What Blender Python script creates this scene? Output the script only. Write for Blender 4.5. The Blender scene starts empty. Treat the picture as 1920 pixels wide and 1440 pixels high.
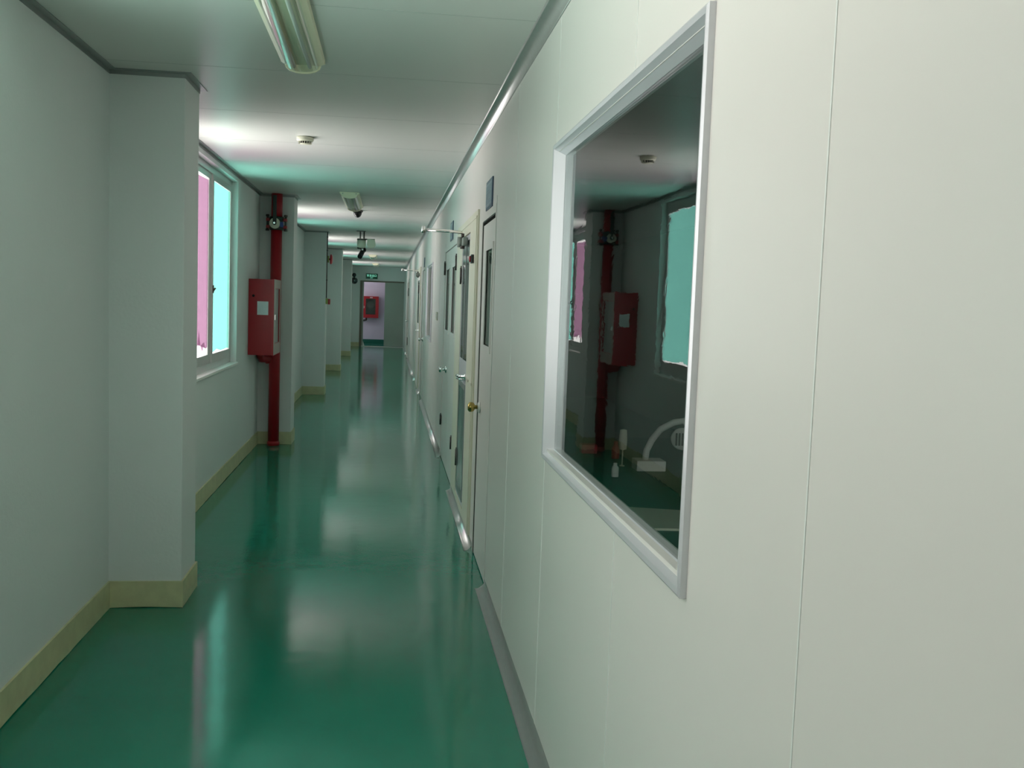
import bpy, bmesh, math, random
from mathutils import Vector, Matrix
random.seed(7)
S = bpy.context.scene
COL = S.collection
PI = math.pi

# ---------------------------------------------------------------- camera, world, exposure
cam = bpy.data.cameras.new('camera'); camo = bpy.data.objects.new('camera', cam); COL.objects.link(camo)
cam.sensor_width = 36; cam.sensor_fit = 'HORIZONTAL'; cam.lens = 1831.14 / 1920 * 36; cam.clip_start = .02; cam.clip_end = 200
r = (0.99144416, -0.12553948, 0.03575351); u = (-0.02506808, 0.0856872, 0.99600667); w = (0.12810178, 0.98838127, -0.08180704)
camo.matrix_world = Matrix(((r[0], u[0], -w[0], 0), (r[1], u[1], -w[1], 0), (r[2], u[2], -w[2], 1.5), (0, 0, 0, 1)))
S.camera = camo
S.view_settings.view_transform = 'Standard'; S.view_settings.look = 'None'
S.view_settings.gamma = 1; S.view_settings.use_curve_mapping = False
S.view_settings.exposure = 0.68
SKY = 2.0; ADDED_LOBE = 5.6
wd = bpy.data.worlds.new('sky'); S.world = wd; wd.use_nodes = True
bg = wd.node_tree.nodes['Background']; bg.inputs[0].default_value = (1.0, .97, .93, 1)
# bright overcast sky, and an added bright lobe below the windows for the ceiling bands
_n = wd.node_tree.nodes; _l = wd.node_tree.links
_tc = _n.new('ShaderNodeTexCoord'); _dt = _n.new('ShaderNodeVectorMath'); _dt.operation = 'DOT_PRODUCT'
_dt.inputs[1].default_value = Vector((-.55, 0, -.83)).normalized(); _l.new(_tc.outputs['Generated'], _dt.inputs[0])
_mr = _n.new('ShaderNodeMapRange'); _mr.interpolation_type = 'SMOOTHSTEP'
_mr.inputs['From Min'].default_value = .55; _mr.inputs['From Max'].default_value = .98; _mr.inputs['To Min'].default_value = SKY; _mr.inputs['To Max'].default_value = SKY + ADDED_LOBE
_l.new(_dt.outputs['Value'], _mr.inputs['Value']); _l.new(_mr.outputs[0], bg.inputs[1])

# ---------------------------------------------------------------- dimensions of the place (metres)
XL, XP, XR, ZC = -1.276, -.944, .5417, 2.495      # left wall, pier faces, right wall, ceiling
PIER = [-.60, 4.72, 10.01, 15.19, 20.30, 25.65]; PD = .34
Y0, Y1 = -5.6, 31.0
WIN = [(-4.6, -2.0), (.72, 3.32), (5.95, 8.58), (11.2, 13.85), (16.4, 19.0), (21.5, 24.1), (26.9, 29.5)]
WZ0, WZ1 = .90, 2.44

# ---------------------------------------------------------------- materials
def srgb(*c):
    return tuple((x / 255 / 12.92 if x / 255 < .04045 else ((x / 255 + .055) / 1.055) ** 2.4) for x in c) + (1,)
def mat(name, col, rough=.5, metal=0, spec=.5, noise=.04, nscale=6, bump=0, bscale=40, coat=0, emit=None, es=0):
    m = bpy.data.materials.new(name); m.use_nodes = True; nt = m.node_tree; n = nt.nodes; l = nt.links
    b = n['Principled BSDF']; b.inputs['Roughness'].default_value = rough; b.inputs['Metallic'].default_value = metal
    b.inputs['Specular IOR Level'].default_value = spec; b.inputs['Coat Weight'].default_value = coat
    tc = n.new('ShaderNodeTexCoord'); nz = n.new('ShaderNodeTexNoise'); nz.inputs['Scale'].default_value = nscale; nz.inputs['Detail'].default_value = 4
    l.new(tc.outputs['Object'], nz.inputs['Vector'])
    mx = n.new('ShaderNodeMix'); mx.data_type = 'RGBA'
    mx.inputs['A'].default_value = tuple(c * (1 - noise) for c in col[:3]) + (1,)
    mx.inputs['B'].default_value = tuple(min(1, c * (1 + noise)) for c in col[:3]) + (1,)
    l.new(nz.outputs['Fac'], mx.inputs['Factor']); l.new(mx.outputs['Result'], b.inputs['Base Color'])
    if bump:
        n2 = n.new('ShaderNodeTexNoise'); n2.inputs['Scale'].default_value = bscale; n2.inputs['Detail'].default_value = 3
        l.new(tc.outputs['Object'], n2.inputs['Vector'])
        bp = n.new('ShaderNodeBump'); bp.inputs['Strength'].default_value = bump; bp.inputs['Distance'].default_value = .01
        l.new(n2.outputs['Fac'], bp.inputs['Height']); l.new(bp.outputs['Normal'], b.inputs['Normal'])
    if emit: b.inputs['Emission Color'].default_value = emit; b.inputs['Emission Strength'].default_value = es
    return m
M = {}
M['plaster'] = mat('plaster', (.70, .74, .73, 1), .6, bump=.12, bscale=60, noise=.03, nscale=2)
M['panel'] = mat('panel', (.79, .755, .715, 1), .34, bump=.02, bscale=8, noise=.02, nscale=1.5)
M['ceil'] = mat('ceil', (.62, .63, .60, 1), .34, bump=.03, bscale=9, noise=.02, nscale=1.5)
M['sealant'] = mat('sealant', (.86, .87, .84, 1), .4)
M['seamdark'] = mat('seamdark', (.42, .45, .43, 1), .5)
M['lavender'] = mat('lavender', (.72, .66, .80, 1), .6)
M['cream_base'] = mat('cream_base', (.56, .56, .34, 1), .5, noise=.18, nscale=14, bump=.2, bscale=30)
M['cream'] = mat('cream', (.74, .73, .58, 1), .35)
M['fixture_cream'] = mat('fixture_cream', (.80, .78, .58, 1), .4)
M['alu'] = mat('alu', (.62, .62, .61, 1), .28, metal=.75, noise=.06, nscale=30)
M['alu_white'] = mat('alu_white', (.66, .66, .69, 1), .32, metal=.35)
M['alu_dark'] = mat('alu_dark', (.30, .33, .32, 1), .35, metal=.6)
M['chrome'] = mat('chrome', (.85, .85, .84, 1), .1, metal=1)
M['brass'] = mat('brass', (.42, .32, .10, 1), .22, metal=1)
M['steel_dark'] = mat('steel_dark', (.10, .09, .085, 1), .35, metal=.7)
M['red'] = mat('red', (.36, .012, .02, 1), .32, noise=.12, nscale=12, bump=.02)
M['redp'] = mat('redp', (.42, .02, .03, 1), .35)
M['black'] = mat('black', (.012, .012, .014, 1), .25)
M['rubber'] = mat('rubber', (.03, .035, .03, 1), .6)
M['white'] = mat('white', (.80, .80, .77, 1), .45)
M['offwhite'] = mat('offwhite', (.62, .62, .50, 1), .5)
M['trim_grey'] = mat('trim_grey', (.38, .32, .28, 1), .4, metal=.3)
M['paper'] = mat('paper', (.62, .72, .74, 1), .6, noise=.08, nscale=40)
M['grey_green'] = mat('grey_green', (.27, .31, .28, 1), .5)
M['valve_green'] = mat('valve_green', (.015, .035, .028, 1), .4)
M['blue'] = mat('blue', (.02, .06, .28, 1), .4)
M['yellowgreen'] = mat('yellowgreen', (.32, .36, .10, 1), .5)
M['sign_blue'] = mat('sign_blue', (.20, .27, .34, 1), .3)
M['sign_pale'] = mat('sign_pale', (.38, .45, .50, 1), .3)
M['sign_edge'] = mat('sign_edge', (.05, .09, .16, 1), .3)
M['green_dark'] = mat('green_dark', (.0, .13, .09, 1), .35)
M['bench_green'] = mat('bench_green', (.01, .09, .06, 1), .5)
M['brown'] = mat('brown', (.16, .13, .10, 1), .5)
M['door_grey'] = mat('door_grey', (.36, .40, .36, 1), .5)
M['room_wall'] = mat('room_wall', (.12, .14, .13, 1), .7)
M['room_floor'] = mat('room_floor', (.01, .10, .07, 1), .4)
M['exit_green'] = mat('exit_green', (.0, .10, .05, 1), .3)
M['exit_text'] = mat('exit_text', (.35, .9, .7, 1), .4, emit=(.3, .95, .7, 1), es=.5)

def floor_mat():
    m = bpy.data.materials.new('green_epoxy'); m.use_nodes = True; n = m.node_tree.nodes; l = m.node_tree.links
    b = n['Principled BSDF']; b.inputs['Roughness'].default_value = .13; b.inputs['IOR'].default_value = 1.5
    tc = n.new('ShaderNodeTexCoord')
    nz = n.new('ShaderNodeTexNoise'); nz.inputs['Scale'].default_value = 1.3; nz.inputs['Detail'].default_value = 6; nz.inputs['Roughness'].default_value = .6
    l.new(tc.outputs['Object'], nz.inputs['Vector'])
    cr = n.new('ShaderNodeValToRGB'); e = cr.color_ramp.elements
    e[0].position = .3; e[0].color = (.003, .185, .118, 1); e[1].position = .75; e[1].color = (.004, .215, .140, 1)
    l.new(nz.outputs['Fac'], cr.inputs[0])
    # scuffs
    mp = n.new('ShaderNodeMapping'); mp.inputs['Scale'].default_value = (2.2, 5.0, 1); mp.inputs['Rotation'].default_value = (0, 0, .5)
    l.new(tc.outputs['Object'], mp.inputs['Vector'])
    n3 = n.new('ShaderNodeTexNoise'); n3.inputs['Scale'].default_value = 1.6; n3.inputs['Detail'].default_value = 9; n3.inputs['Roughness'].default_value = .7
    l.new(mp.outputs[0], n3.inputs['Vector'])
    r3 = n.new('ShaderNodeValToRGB'); r3.color_ramp.elements[0].position = .60; r3.color_ramp.elements[1].position = .74
    r3.color_ramp.elements[0].color = (0, 0, 0, 1); r3.color_ramp.elements[1].color = (.25, .25, .25, 1)
    l.new(n3.outputs['Fac'], r3.inputs[0])
    mx = n.new('ShaderNodeMix'); mx.data_type = 'RGBA'; mx.inputs['B'].default_value = (.012, .10, .075, 1)
    l.new(r3.outputs[0], mx.inputs['Factor']); l.new(cr.outputs[0], mx.inputs['A']); l.new(mx.outputs['Result'], b.inputs['Base Color'])
    rr = n.new('ShaderNodeMapRange'); rr.inputs['To Min'].default_value = .06; rr.inputs['To Max'].default_value = .13
    l.new(nz.outputs['Fac'], rr.inputs['Value']); l.new(rr.outputs[0], b.inputs['Roughness'])
    # trowel waves + pimples
    n4 = n.new('ShaderNodeTexNoise'); n4.inputs['Scale'].default_value = 7; n4.inputs['Detail'].default_value = 2
    n5 = n.new('ShaderNodeTexNoise'); n5.inputs['Scale'].default_value = 90; n5.inputs['Detail'].default_value = 2
    l.new(tc.outputs['Object'], n4.inputs['Vector']); l.new(tc.outputs['Object'], n5.inputs['Vector'])
    b1 = n.new('ShaderNodeBump'); b1.inputs['Strength'].default_value = .07; b1.inputs['Distance'].default_value = .01
    b2 = n.new('ShaderNodeBump'); b2.inputs['Strength'].default_value = .05; b2.inputs['Distance'].default_value = .004
    l.new(n4.outputs['Fac'], b1.inputs['Height']); l.new(n5.outputs['Fac'], b2.inputs['Height'])
    l.new(b1.outputs[0], b2.inputs['Normal']); l.new(b2.outputs[0], b.inputs['Normal'])
    return m
M['floor'] = floor_mat()

def glass_mat(name, tint, ior=1.5, wave=0, rough=0.0):
    m = bpy.data.materials.new(name); m.use_nodes = True; n = m.node_tree.nodes; l = m.node_tree.links
    n.remove(n['Principled BSDF']); out = n['Material Output']
    t = n.new('ShaderNodeBsdfTransparent'); t.inputs[0].default_value = tint
    g = n.new('ShaderNodeBsdfGlossy'); g.inputs['Roughness'].default_value = rough
    f = n.new('ShaderNodeFresnel'); f.inputs[0].default_value = ior
    ge = n.new('ShaderNodeNewGeometry'); iv = n.new('ShaderNodeMath'); iv.operation = 'SUBTRACT'; iv.inputs[0].default_value = 1; l.new(ge.outputs['Backfacing'], iv.inputs[1])
    ml = n.new('ShaderNodeMath'); ml.operation = 'MULTIPLY'; l.new(f.outputs[0], ml.inputs[0]); l.new(iv.outputs[0], ml.inputs[1])
    x = n.new('ShaderNodeMixShader'); l.new(ml.outputs[0], x.inputs[0]); l.new(t.outputs[0], x.inputs[1]); l.new(g.outputs[0], x.inputs[2]); l.new(x.outputs[0], out.inputs[0])
    if wave:
        tc = n.new('ShaderNodeTexCoord'); nz = n.new('ShaderNodeTexNoise'); nz.inputs['Scale'].default_value = 9; nz.inputs['Detail'].default_value = 3; nz.inputs['Distortion'].default_value = 1.5
        mp = n.new('ShaderNodeMapping'); mp.inputs['Scale'].default_value = (1, .6, 2.2)
        l.new(tc.outputs['Object'], mp.inputs[0]); l.new(mp.outputs[0], nz.inputs['Vector'])
        bp = n.new('ShaderNodeBump'); bp.inputs['Strength'].default_value = wave; bp.inputs['Distance'].default_value = .004
        l.new(nz.outputs['Fac'], bp.inputs['Height']); l.new(bp.outputs[0], g.inputs['Normal'])
    return m
M['glass'] = glass_mat('clear_glass', (.97, .98, .98, 1), 1.6)
M['glass_int'] = glass_mat('viewing_glass', (.80, .86, .84, 1), 1.9, wave=.02)
M['diffuser'] = glass_mat('diffuser_glass', (.80, .84, .82, 1), 1.5, rough=.06)

def film_mat(name, col, tr):
    # coloured window film: part clear tint, part scattering
    m = bpy.data.materials.new(name); m.use_nodes = True; n = m.node_tree.nodes; l = m.node_tree.links
    n.remove(n['Principled BSDF']); out = n['Material Output']
    tc = n.new('ShaderNodeTexCoord'); nz = n.new('ShaderNodeTexNoise'); nz.inputs['Scale'].default_value = 18; nz.inputs['Detail'].default_value = 3
    mp = n.new('ShaderNodeMapping'); mp.inputs['Scale'].default_value = (1, 3, .4)
    l.new(tc.outputs['Object'], mp.inputs[0]); l.new(mp.outputs[0], nz.inputs['Vector'])
    mx = n.new('ShaderNodeMix'); mx.data_type = 'RGBA'; mx.inputs['A'].default_value = tuple(c * .92 for c in col[:3]) + (1,); mx.inputs['B'].default_value = col
    l.new(nz.outputs['Fac'], mx.inputs['Factor'])
    t = n.new('ShaderNodeBsdfTransparent'); d = n.new('ShaderNodeBsdfTranslucent')
    l.new(mx.outputs['Result'], t.inputs[0]); l.new(mx.outputs['Result'], d.inputs[0])
    x = n.new('ShaderNodeMixShader'); x.inputs[0].default_value = tr
    l.new(t.outputs[0], x.inputs[1]); l.new(d.outputs[0], x.inputs[2]); l.new(x.outputs[0], out.inputs[0])
    return m
M['film_pink'] = film_mat('film_pink', (.34, .19, .29, 1), .12)
M['film_cyan'] = film_mat('film_cyan', (.22, .62, .54, 1), .12)
M['film_grey'] = film_mat('film_grey', (.72, .66, .58, 1), .12)
M['film_teal'] = film_mat('film_teal', (.52, .80, .72, 1), .12)

# ---------------------------------------------------------------- mesh helpers
class MB:
    def __init__(s): s.bm = bmesh.new(); s.mi = 0
    def _tag(s, fs, sm=False):
        for f in fs: f.material_index = s.mi; f.smooth = sm
        return s
    def box(s, a, b, bev=0, mi=None):
        if mi is not None: s.mi = mi
        a, b = [min(p, q) for p, q in zip(a, b)], [max(p, q) for p, q in zip(a, b)]
        vs = [s.bm.verts.new((x, y, z)) for x in (a[0], b[0]) for y in (a[1], b[1]) for z in (a[2], b[2])]
        fs = [s.bm.faces.new([vs[i] for i in q]) for q in ((0, 1, 3, 2), (4, 6, 7, 5), (0, 4, 5, 1), (2, 3, 7, 6), (0, 2, 6, 4), (1, 5, 7, 3))]
        s._tag(fs)
        if bev:
            es = list({e for f in fs for e in f.edges})
            rr = bmesh.ops.bevel(s.bm, geom=es, offset=bev, segments=2, affect='EDGES', profile=.5)
            for f in rr['faces']: f.material_index = s.mi
        return s
    def prism(s, prof, y0, y1, axis='y', smooth=False):
        # closed profile extruded along an axis; profile pairs are the other two coordinates in order
        def P(p, t): return {'y': (p[0], t, p[1]), 'x': (t, p[0], p[1]), 'z': (p[0], p[1], t)}[axis]
        A = [s.bm.verts.new(P(p, y0)) for p in prof]; B = [s.bm.verts.new(P(p, y1)) for p in prof]; n = len(prof)
        fs = [s.bm.faces.new((A[i], A[(i + 1) % n], B[(i + 1) % n], B[i])) for i in range(n)]
        s._tag(fs, smooth); caps = [s.bm.faces.new(A[::-1]), s.bm.faces.new(B)]; s._tag(caps)
        bmesh.ops.recalc_face_normals(s.bm, faces=fs + caps)
        return s
    def lathe(s, prof, org, ax=(0, 0, 1), seg=28, smooth=True):
        # profile (radius, height) turned around an axis through org
        ax = Vector(ax).normalized(); q = Vector((0, 0, 1)).rotation_difference(ax); o = Vector(org)
        rings = []
        for (rad, h) in prof:
            if rad < 1e-6: rings.append([s.bm.verts.new(o + q @ Vector((0, 0, h)))])
            else: rings.append([s.bm.verts.new(o + q @ Vector((rad * math.cos(2 * PI * k / seg), rad * math.sin(2 * PI * k / seg), h))) for k in range(seg)])
        fs = []
        for R1, R2 in zip(rings, rings[1:]):
            if len(R1) == 1 and len(R2) == 1: continue
            for k in range(seg):
                k2 = (k + 1) % seg
                if len(R1) == 1: fs.append(s.bm.faces.new((R1[0], R2[k], R2[k2])))
                elif len(R2) == 1: fs.append(s.bm.faces.new((R1[k], R1[k2], R2[0])))
                else: fs.append(s.bm.faces.new((R1[k], R1[k2], R2[k2], R2[k])))
        for R_ in (rings[0], rings[-1]):
            if len(R_) > 1: f = s.bm.faces.new(R_); fs.append(f)
        s._tag(fs, smooth)
        for f in fs:
            if len(f.verts) > 4: f.smooth = False
        bmesh.ops.recalc_face_normals(s.bm, faces=fs)
        return s
    def cyl(s, a, b, rad, seg=20):
        a, b = Vector(a), Vector(b); return s.lathe([(rad, 0), (rad, (b - a).length)], a, b - a, seg)
    def tube(s, pts, rad, seg=14):
        pts = [Vector(p) for p in pts]; rings = []; N = None
        for i, p in enumerate(pts):
            t = (pts[min(i + 1, len(pts) - 1)] - pts[max(i - 1, 0)]).normalized()
            if N is None: N = t.orthogonal().normalized()
            N = (N - t * N.dot(t)).normalized(); Bn = t.cross(N)
            rr = rad[i] if isinstance(rad, (list, tuple)) else rad
            rings.append([s.bm.verts.new(p + (N * math.cos(2 * PI * k / seg) + Bn * math.sin(2 * PI * k / seg)) * rr) for k in range(seg)])
        fs = []
        for R1, R2 in zip(rings, rings[1:]):
            for k in range(seg): fs.append(s.bm.faces.new((R1[k], R1[(k + 1) % seg], R2[(k + 1) % seg], R2[k])))
        s._tag(fs, True)
        c = [s.bm.faces.new(rings[0][::-1]), s.bm.faces.new(rings[-1])]; s._tag(c)
        bmesh.ops.recalc_face_normals(s.bm, faces=fs + c)
        return s
    def build(s, name, mats, parent=None, org=None):
        me = bpy.data.meshes.new(name)
        if org is None and parent is not None: org = parent.matrix_basis.translation
        o = bpy.data.objects.new(name, me)
        if org is not None: bmesh.ops.translate(s.bm, verts=s.bm.verts, vec=-Vector(org))
        s.bm.to_mesh(me); s.bm.free()
        for m in (mats if isinstance(mats, (list, tuple)) else [mats]): me.materials.append(m if not isinstance(m, str) else M[m])
        COL.objects.link(o)
        if parent is not None:
            o.parent = parent
            if parent.parent is not None or parent.type == 'MESH': pass
        elif org is not None: o.location = org
        return o
def tag(o, label, cat, group=None, kind=None):
    o['label'] = label; o['category'] = cat
    if group: o['group'] = group
    if kind: o['kind'] = kind
    return o
def thing(name, loc, label, cat, group=None, kind=None):
    o = bpy.data.objects.new(name, None); o.empty_display_size = .1; COL.objects.link(o); o.location = loc
    return tag(o, label, cat, group, kind)
class Thing:
    """parts are modelled in world coordinates and stored relative to the thing's base"""
    def __init__(s, name, loc, label, cat, group=None, kind=None):
        s.loc = Vector(loc); s.o = thing(name, loc, label, cat, group, kind)
    def part(s, name, mb, m, parent=None, label=None):
        o = mb.build(name, m, None, org=s.loc); o.location = (0, 0, 0); o.parent = parent or s.o
        if label: o['label'] = label
        return o

def wall_grid(mb, axis, c0, c1, ur, vr, holes):
    """slab between c0 and c1 on an axis, with rectangular holes (u0,u1,v0,v1)"""
    us = sorted({ur[0], ur[1], *[h[0] for h in holes], *[h[1] for h in holes]}); vs = sorted({vr[0], vr[1], *[h[2] for h in holes], *[h[3] for h in holes]})
    us = [x for x in us if ur[0] <= x <= ur[1]]; vs = [x for x in vs if vr[0] <= x <= vr[1]]
    def solid(i, j):
        if i < 0 or j < 0 or i >= len(us) - 1 or j >= len(vs) - 1: return False
        a, b = (us[i] + us[i + 1]) / 2, (vs[j] + vs[j + 1]) / 2
        return not any(h[0] < a < h[1] and h[2] < b < h[3] for h in holes)
    def P(c, a, b): return {'x': (c, a, b), 'y': (a, c, b), 'z': (a, b, c)}[axis]
    cache = {}
    def V(c, a, b):
        k = (c, a, b)
        if k not in cache: cache[k] = mb.bm.verts.new(P(c, a, b))
        return cache[k]
    fs = []
    for i in range(len(us) - 1):
        for j in range(len(vs) - 1):
            if not solid(i, j): continue
            a0, a1, b0, b1 = us[i], us[i + 1], vs[j], vs[j + 1]
            for c in (c0, c1): fs.append(mb.bm.faces.new((V(c, a0, b0), V(c, a1, b0), V(c, a1, b1), V(c, a0, b1))))
            if not solid(i - 1, j): fs.append(mb.bm.faces.new((V(c0, a0, b0), V(c0, a0, b1), V(c1, a0, b1), V(c1, a0, b0))))
            if not solid(i + 1, j): fs.append(mb.bm.faces.new((V(c0, a1, b0), V(c0, a1, b1), V(c1, a1, b1), V(c1, a1, b0))))
            if not solid(i, j - 1): fs.append(mb.bm.faces.new((V(c0, a0, b0), V(c0, a1, b0), V(c1, a1, b0), V(c1, a0, b0))))
            if not solid(i, j + 1): fs.append(mb.bm.faces.new((V(c0, a0, b1), V(c0, a1, b1), V(c1, a1, b1), V(c1, a0, b1))))
    mb._tag(fs); bmesh.ops.recalc_face_normals(mb.bm, faces=fs)
    return mb

# ---------------------------------------------------------------- the setting
# floor, ceiling
mb = MB(); mb.box((XL - .3, Y0 - .1, -.15), (.72, 31.16, 0))
tag(mb.build('floor', 'floor'), 'glossy green epoxy corridor floor', 'floor', kind='structure')
mb = MB(); mb.box((XL - .3, Y0 - .1, ZC), (.72, 31.16, ZC + .15))
mb.mi = 1
for k in range(-7, 26):
    y = 3.50 + 1.035 * k
    mb.box((XL, y, ZC - .0005), (XR, y + .0035, ZC + .001))
tag(mb.build('ceiling', ['ceil', 'seamdark']), 'white panel corridor ceiling with thin cross joints', 'ceiling', kind='structure')
# left wall with window openings
mb = MB(); wall_grid(mb, 'x', XL - .075, XL, (Y0 - .1, Y1), (0, ZC), [(a, b, WZ0, WZ1) for a, b in WIN])
tag(mb.build('wall_left', 'plaster'), 'plastered outer wall with a row of tinted windows', 'wall', kind='structure')
ordn = ['behind the viewer', 'nearest the viewer on the left', 'carrying the thick red pipe, with fire cabinet before it', 'carrying the red alarm bell conduit', 'fourth along the corridor, past the alarm bell', 'farthest, just before the end wall']
for i, y in enumerate(PIER):
    mb = MB(); mb.box((XL - .01, y, .001), (XP, y + PD, ZC - .001), bev=.004)
    tag(mb.build('wall_pier', 'plaster'), 'pale plastered pier ' + ordn[i], 'pier', 'piers along the window wall', 'structure')
# plan line of the left side
def plan(off):
    pts = [(XL + off, Y0)]
    for y in PIER: pts += [(XL + off, y - off), (XP + off, y - off), (XP + off, y + PD + off), (XL + off, y + PD + off)]
    pts.append((XL + off, Y1 - .002)); return pts
def strip(mb, off, z0, z1, wob=0):
    A = plan(0); B = plan(off)
    for (a0, a1, b0, b1) in zip(A, A[1:], B, B[1:]):
        n = max(1, int(math.hypot(a1[0] - a0[0], a1[1] - a0[1]) / .12)) if wob else 1
        prev = None
        for k in range(n + 1):
            t = k / n; a = (a0[0] + (a1[0] - a0[0]) * t, a0[1] + (a1[1] - a0[1]) * t); b = (b0[0] + (b1[0] - b0[0]) * t, b0[1] + (b1[1] - b0[1]) * t)
            zz = z0 + (random.uniform(0, wob) if 0 < k < n else 0)
            cur = [mb.bm.verts.new((a[0], a[1], z0)), mb.bm.verts.new((b[0], b[1], zz)), mb.bm.verts.new((b[0], b[1], z1)), mb.bm.verts.new((a[0], a[1], z1))]
            if prev:
                fs = [mb.bm.faces.new((prev[q], prev[(q + 1) % 4], cur[(q + 1) % 4], cur[q])) for q in range(4)]
                if n == 1 or k in (1, n):
                    pass
                mb._tag(fs)
            prev = cur
    bmesh.ops.recalc_face_normals(mb.bm, faces=mb.bm.faces[:])
    return mb
mb = MB(); strip(mb, .010, .001, .128, wob=.006)
tag(mb.build('baseboard_left', 'cream_base'), 'cream painted skirting following wall and piers on the left', 'skirting', kind='structure')
mb = MB(); strip(mb, .032, ZC - .004, ZC - .0008); strip(mb, .003, ZC - .022, ZC - .004)
tag(mb.build('trim_1', 'alu_dark'), 'thin grey metal angle between left wall and ceiling', 'ceiling trim', kind='structure')

# right partition: openings for windows and doors
OPEN = [(1.675, 3.205, 1.02, 2.00), (5.055, 5.755, .0, 1.968), (6.0, 7.68, .0, 2.05), (7.80, 9.44, .0, 1.98),
        (12.09, 13.60, 1.02, 1.945), (14.70, 15.60, 0, 1.97), (16.50, 18.2, 0, 2.05), (25.0, 26.9, 0, 2.0)]
mb = MB(); wall_grid(mb, 'x', XR, XR + .05, (Y0 - .1, Y1), (0, ZC), OPEN)
mb.mi = 1
def seam(y, z0=.05, z1=ZC - .05): mb.box((XR - .0012, y, z0), (XR + .002, y + .0035, z1))
for y in (-5.2, -4.1, -3.0, -1.95, -.9, .14, 1.18, 4.262, 10.4, 11.45, 19.2, 20.2, 21.3, 22.3, 23.4, 24.4, 28, 29, 30): seam(y)
seam(2.205, .05, .985); seam(2.205, 2.03, ZC - .05)
seam(3.243)
seam(12.8, 1.97, ZC - .05); seam(12.8, .05, .98)
mb.mi = 2
for y in (5.02, 7.74, 9.5): mb.box((XR - .0012, y, .01), (XR + .002, y + .003, 2.05))
tag(mb.build('wall_right', ['panel', 'sealant', 'seamdark']), 'cream sandwich panel partition with joints, doors and viewing windows', 'wall', kind='structure')
# quarter-round coves
def quarter(cx, cz, R, sx, sz, n=8):
    # concave quarter between wall (x side) and floor/ceiling
    pts = [(cx, cz)]
    ox, oz = cx - sx * R, cz - sz * R   # circle centre lies out in the room
    for k in range(n + 1):
        a = PI / 2 * k / n; pts.append((ox + sx * R * math.sin(a), oz + sz * R * math.cos(a)))
    return pts
mb = MB(); mb.prism(quarter(XR - .0005, ZC - .0005, .049, 1, 1), Y0, Y1 - .002, smooth=True)
tag(mb.build('trim_2', 'alu'), 'grey metal quarter round cove between partition and ceiling', 'ceiling trim', kind='structure')
segs = [(Y0, 5.01), (5.79, 7.69), (9.30, 14.68), (15.62, 16.48), (18.22, 24.98), (26.92, Y1 - .002)]
cl = ['under the near viewing window', 'in front of the glazed door with closer', 'under the far viewing window', 'short piece between the two far doors', 'between the second closer door and the last door', 'last piece against the end wall']
for (a, b), t in zip(segs, cl):
    T = Thing('baseboard_right', (XR, a, 0), 'silver metal cove skirting, ' + t, 'skirting', 'metal cove skirtings', 'structure')
    mb = MB(); mb.prism(quarter(XR - .0005, .0008, .049, 1, -1), a + .003, b - .003, smooth=True); T.part('cove_strip', mb, 'alu')
    for y in (a, b - .003):
        mb = MB(); mb.prism(quarter(XR - .0005, .0008, .051, 1, -1), y, y + .003); T.part('end_cap', mb, 'chrome')
# end wall with doorway
mb = MB(); wall_grid(mb, 'y', Y1, Y1 + .15, (XL - .3, .72), (0, ZC), [(-.80, .5, 0, 2.02)])
tag(mb.build('wall_end', 'plaster'), 'wall closing the far end of the corridor around the doorway', 'wall', kind='structure')
mb = MB(); mb.box((XL, Y1 - .011, .001), (-.87, Y1 - .001, .128))
tag(mb.build('baseboard_end', 'cream_base'), 'short cream skirting left of the far doorway', 'skirting', kind='structure')
T = Thing('door_7', (-.33, Y1, 0), 'grey green sliding leaf half covering the doorway at the corridor end', 'door', kind='structure')
mb = MB(); mb.box((-.87, Y1 - .02, .001), (-.80, Y1 + .16, 2.02)); mb.box((-.87, Y1 - .02, 2.02), (.5, Y1 + .16, 2.06)); T.part('door_frame', mb, 'brown')
mb = MB(); mb.box((-.10, Y1 + .02, .03), (.5, Y1 + .06, 2.02)); T.part('door_leaf', mb, 'door_grey')
mb = MB(); mb.box((-.80, Y1 - .03, 0.001), (.5, Y1 + .14, .018)); T.part('threshold', mb, 'alu')
mb = MB(); mb.box((-.80, Y1 + .02, .02), (-.755, Y1 + .13, 2.02)); T.part('door_jamb', mb, 'door_grey')
# back wall behind the viewer
mb = MB(); mb.box((XL - .3, Y0 - .2, 0), (.72, Y0 - .1, ZC))
tag(mb.build('wall_back', 'plaster'), 'wall closing the corridor behind the viewer', 'wall', kind='structure')
# cross passage beyond the far doorway
mb = MB(); mb.box((-2.4, 32.9, 0), (1.6, 33.0, 2.6)); mb.box((1.5, 31.16, 0), (1.6, 32.9, 2.6)); mb.box((-2.4, 31.16, 0), (-1.6, 31.17, 2.6)); mb.box((.73, 31.16, 0), (1.5, 31.17, 2.6))
wall_grid(mb, 'x', -2.5, -2.4, (31.16, 33.0), (0, 2.6), [(31.6, 32.6, 1.0, 2.25)])
tag(mb.build('wall_passage', 'lavender'), 'lavender painted wall of the passage beyond the doorway', 'wall', kind='structure')
mb = MB(); mb.box((-2.5, 31.161, -.15), (1.6, 33.0, -.001))
tag(mb.build('floor_passage', 'floor'), 'green floor of the passage beyond the doorway', 'floor', kind='structure')
mb = MB(); mb.box((-2.5, 31.161, 2.6), (1.6, 33.0, 2.7))
tag(mb.build('ceiling_passage', 'plaster'), 'ceiling of the passage beyond the doorway', 'ceiling', kind='structure')
mb = MB(); mb.box((-2.4, 32.885, 0), (1.5, 32.899, .155))
tag(mb.build('baseboard_passage', 'green_dark'), 'dark green skirting beyond the doorway under the glazed red box', 'skirting', kind='structure')
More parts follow.
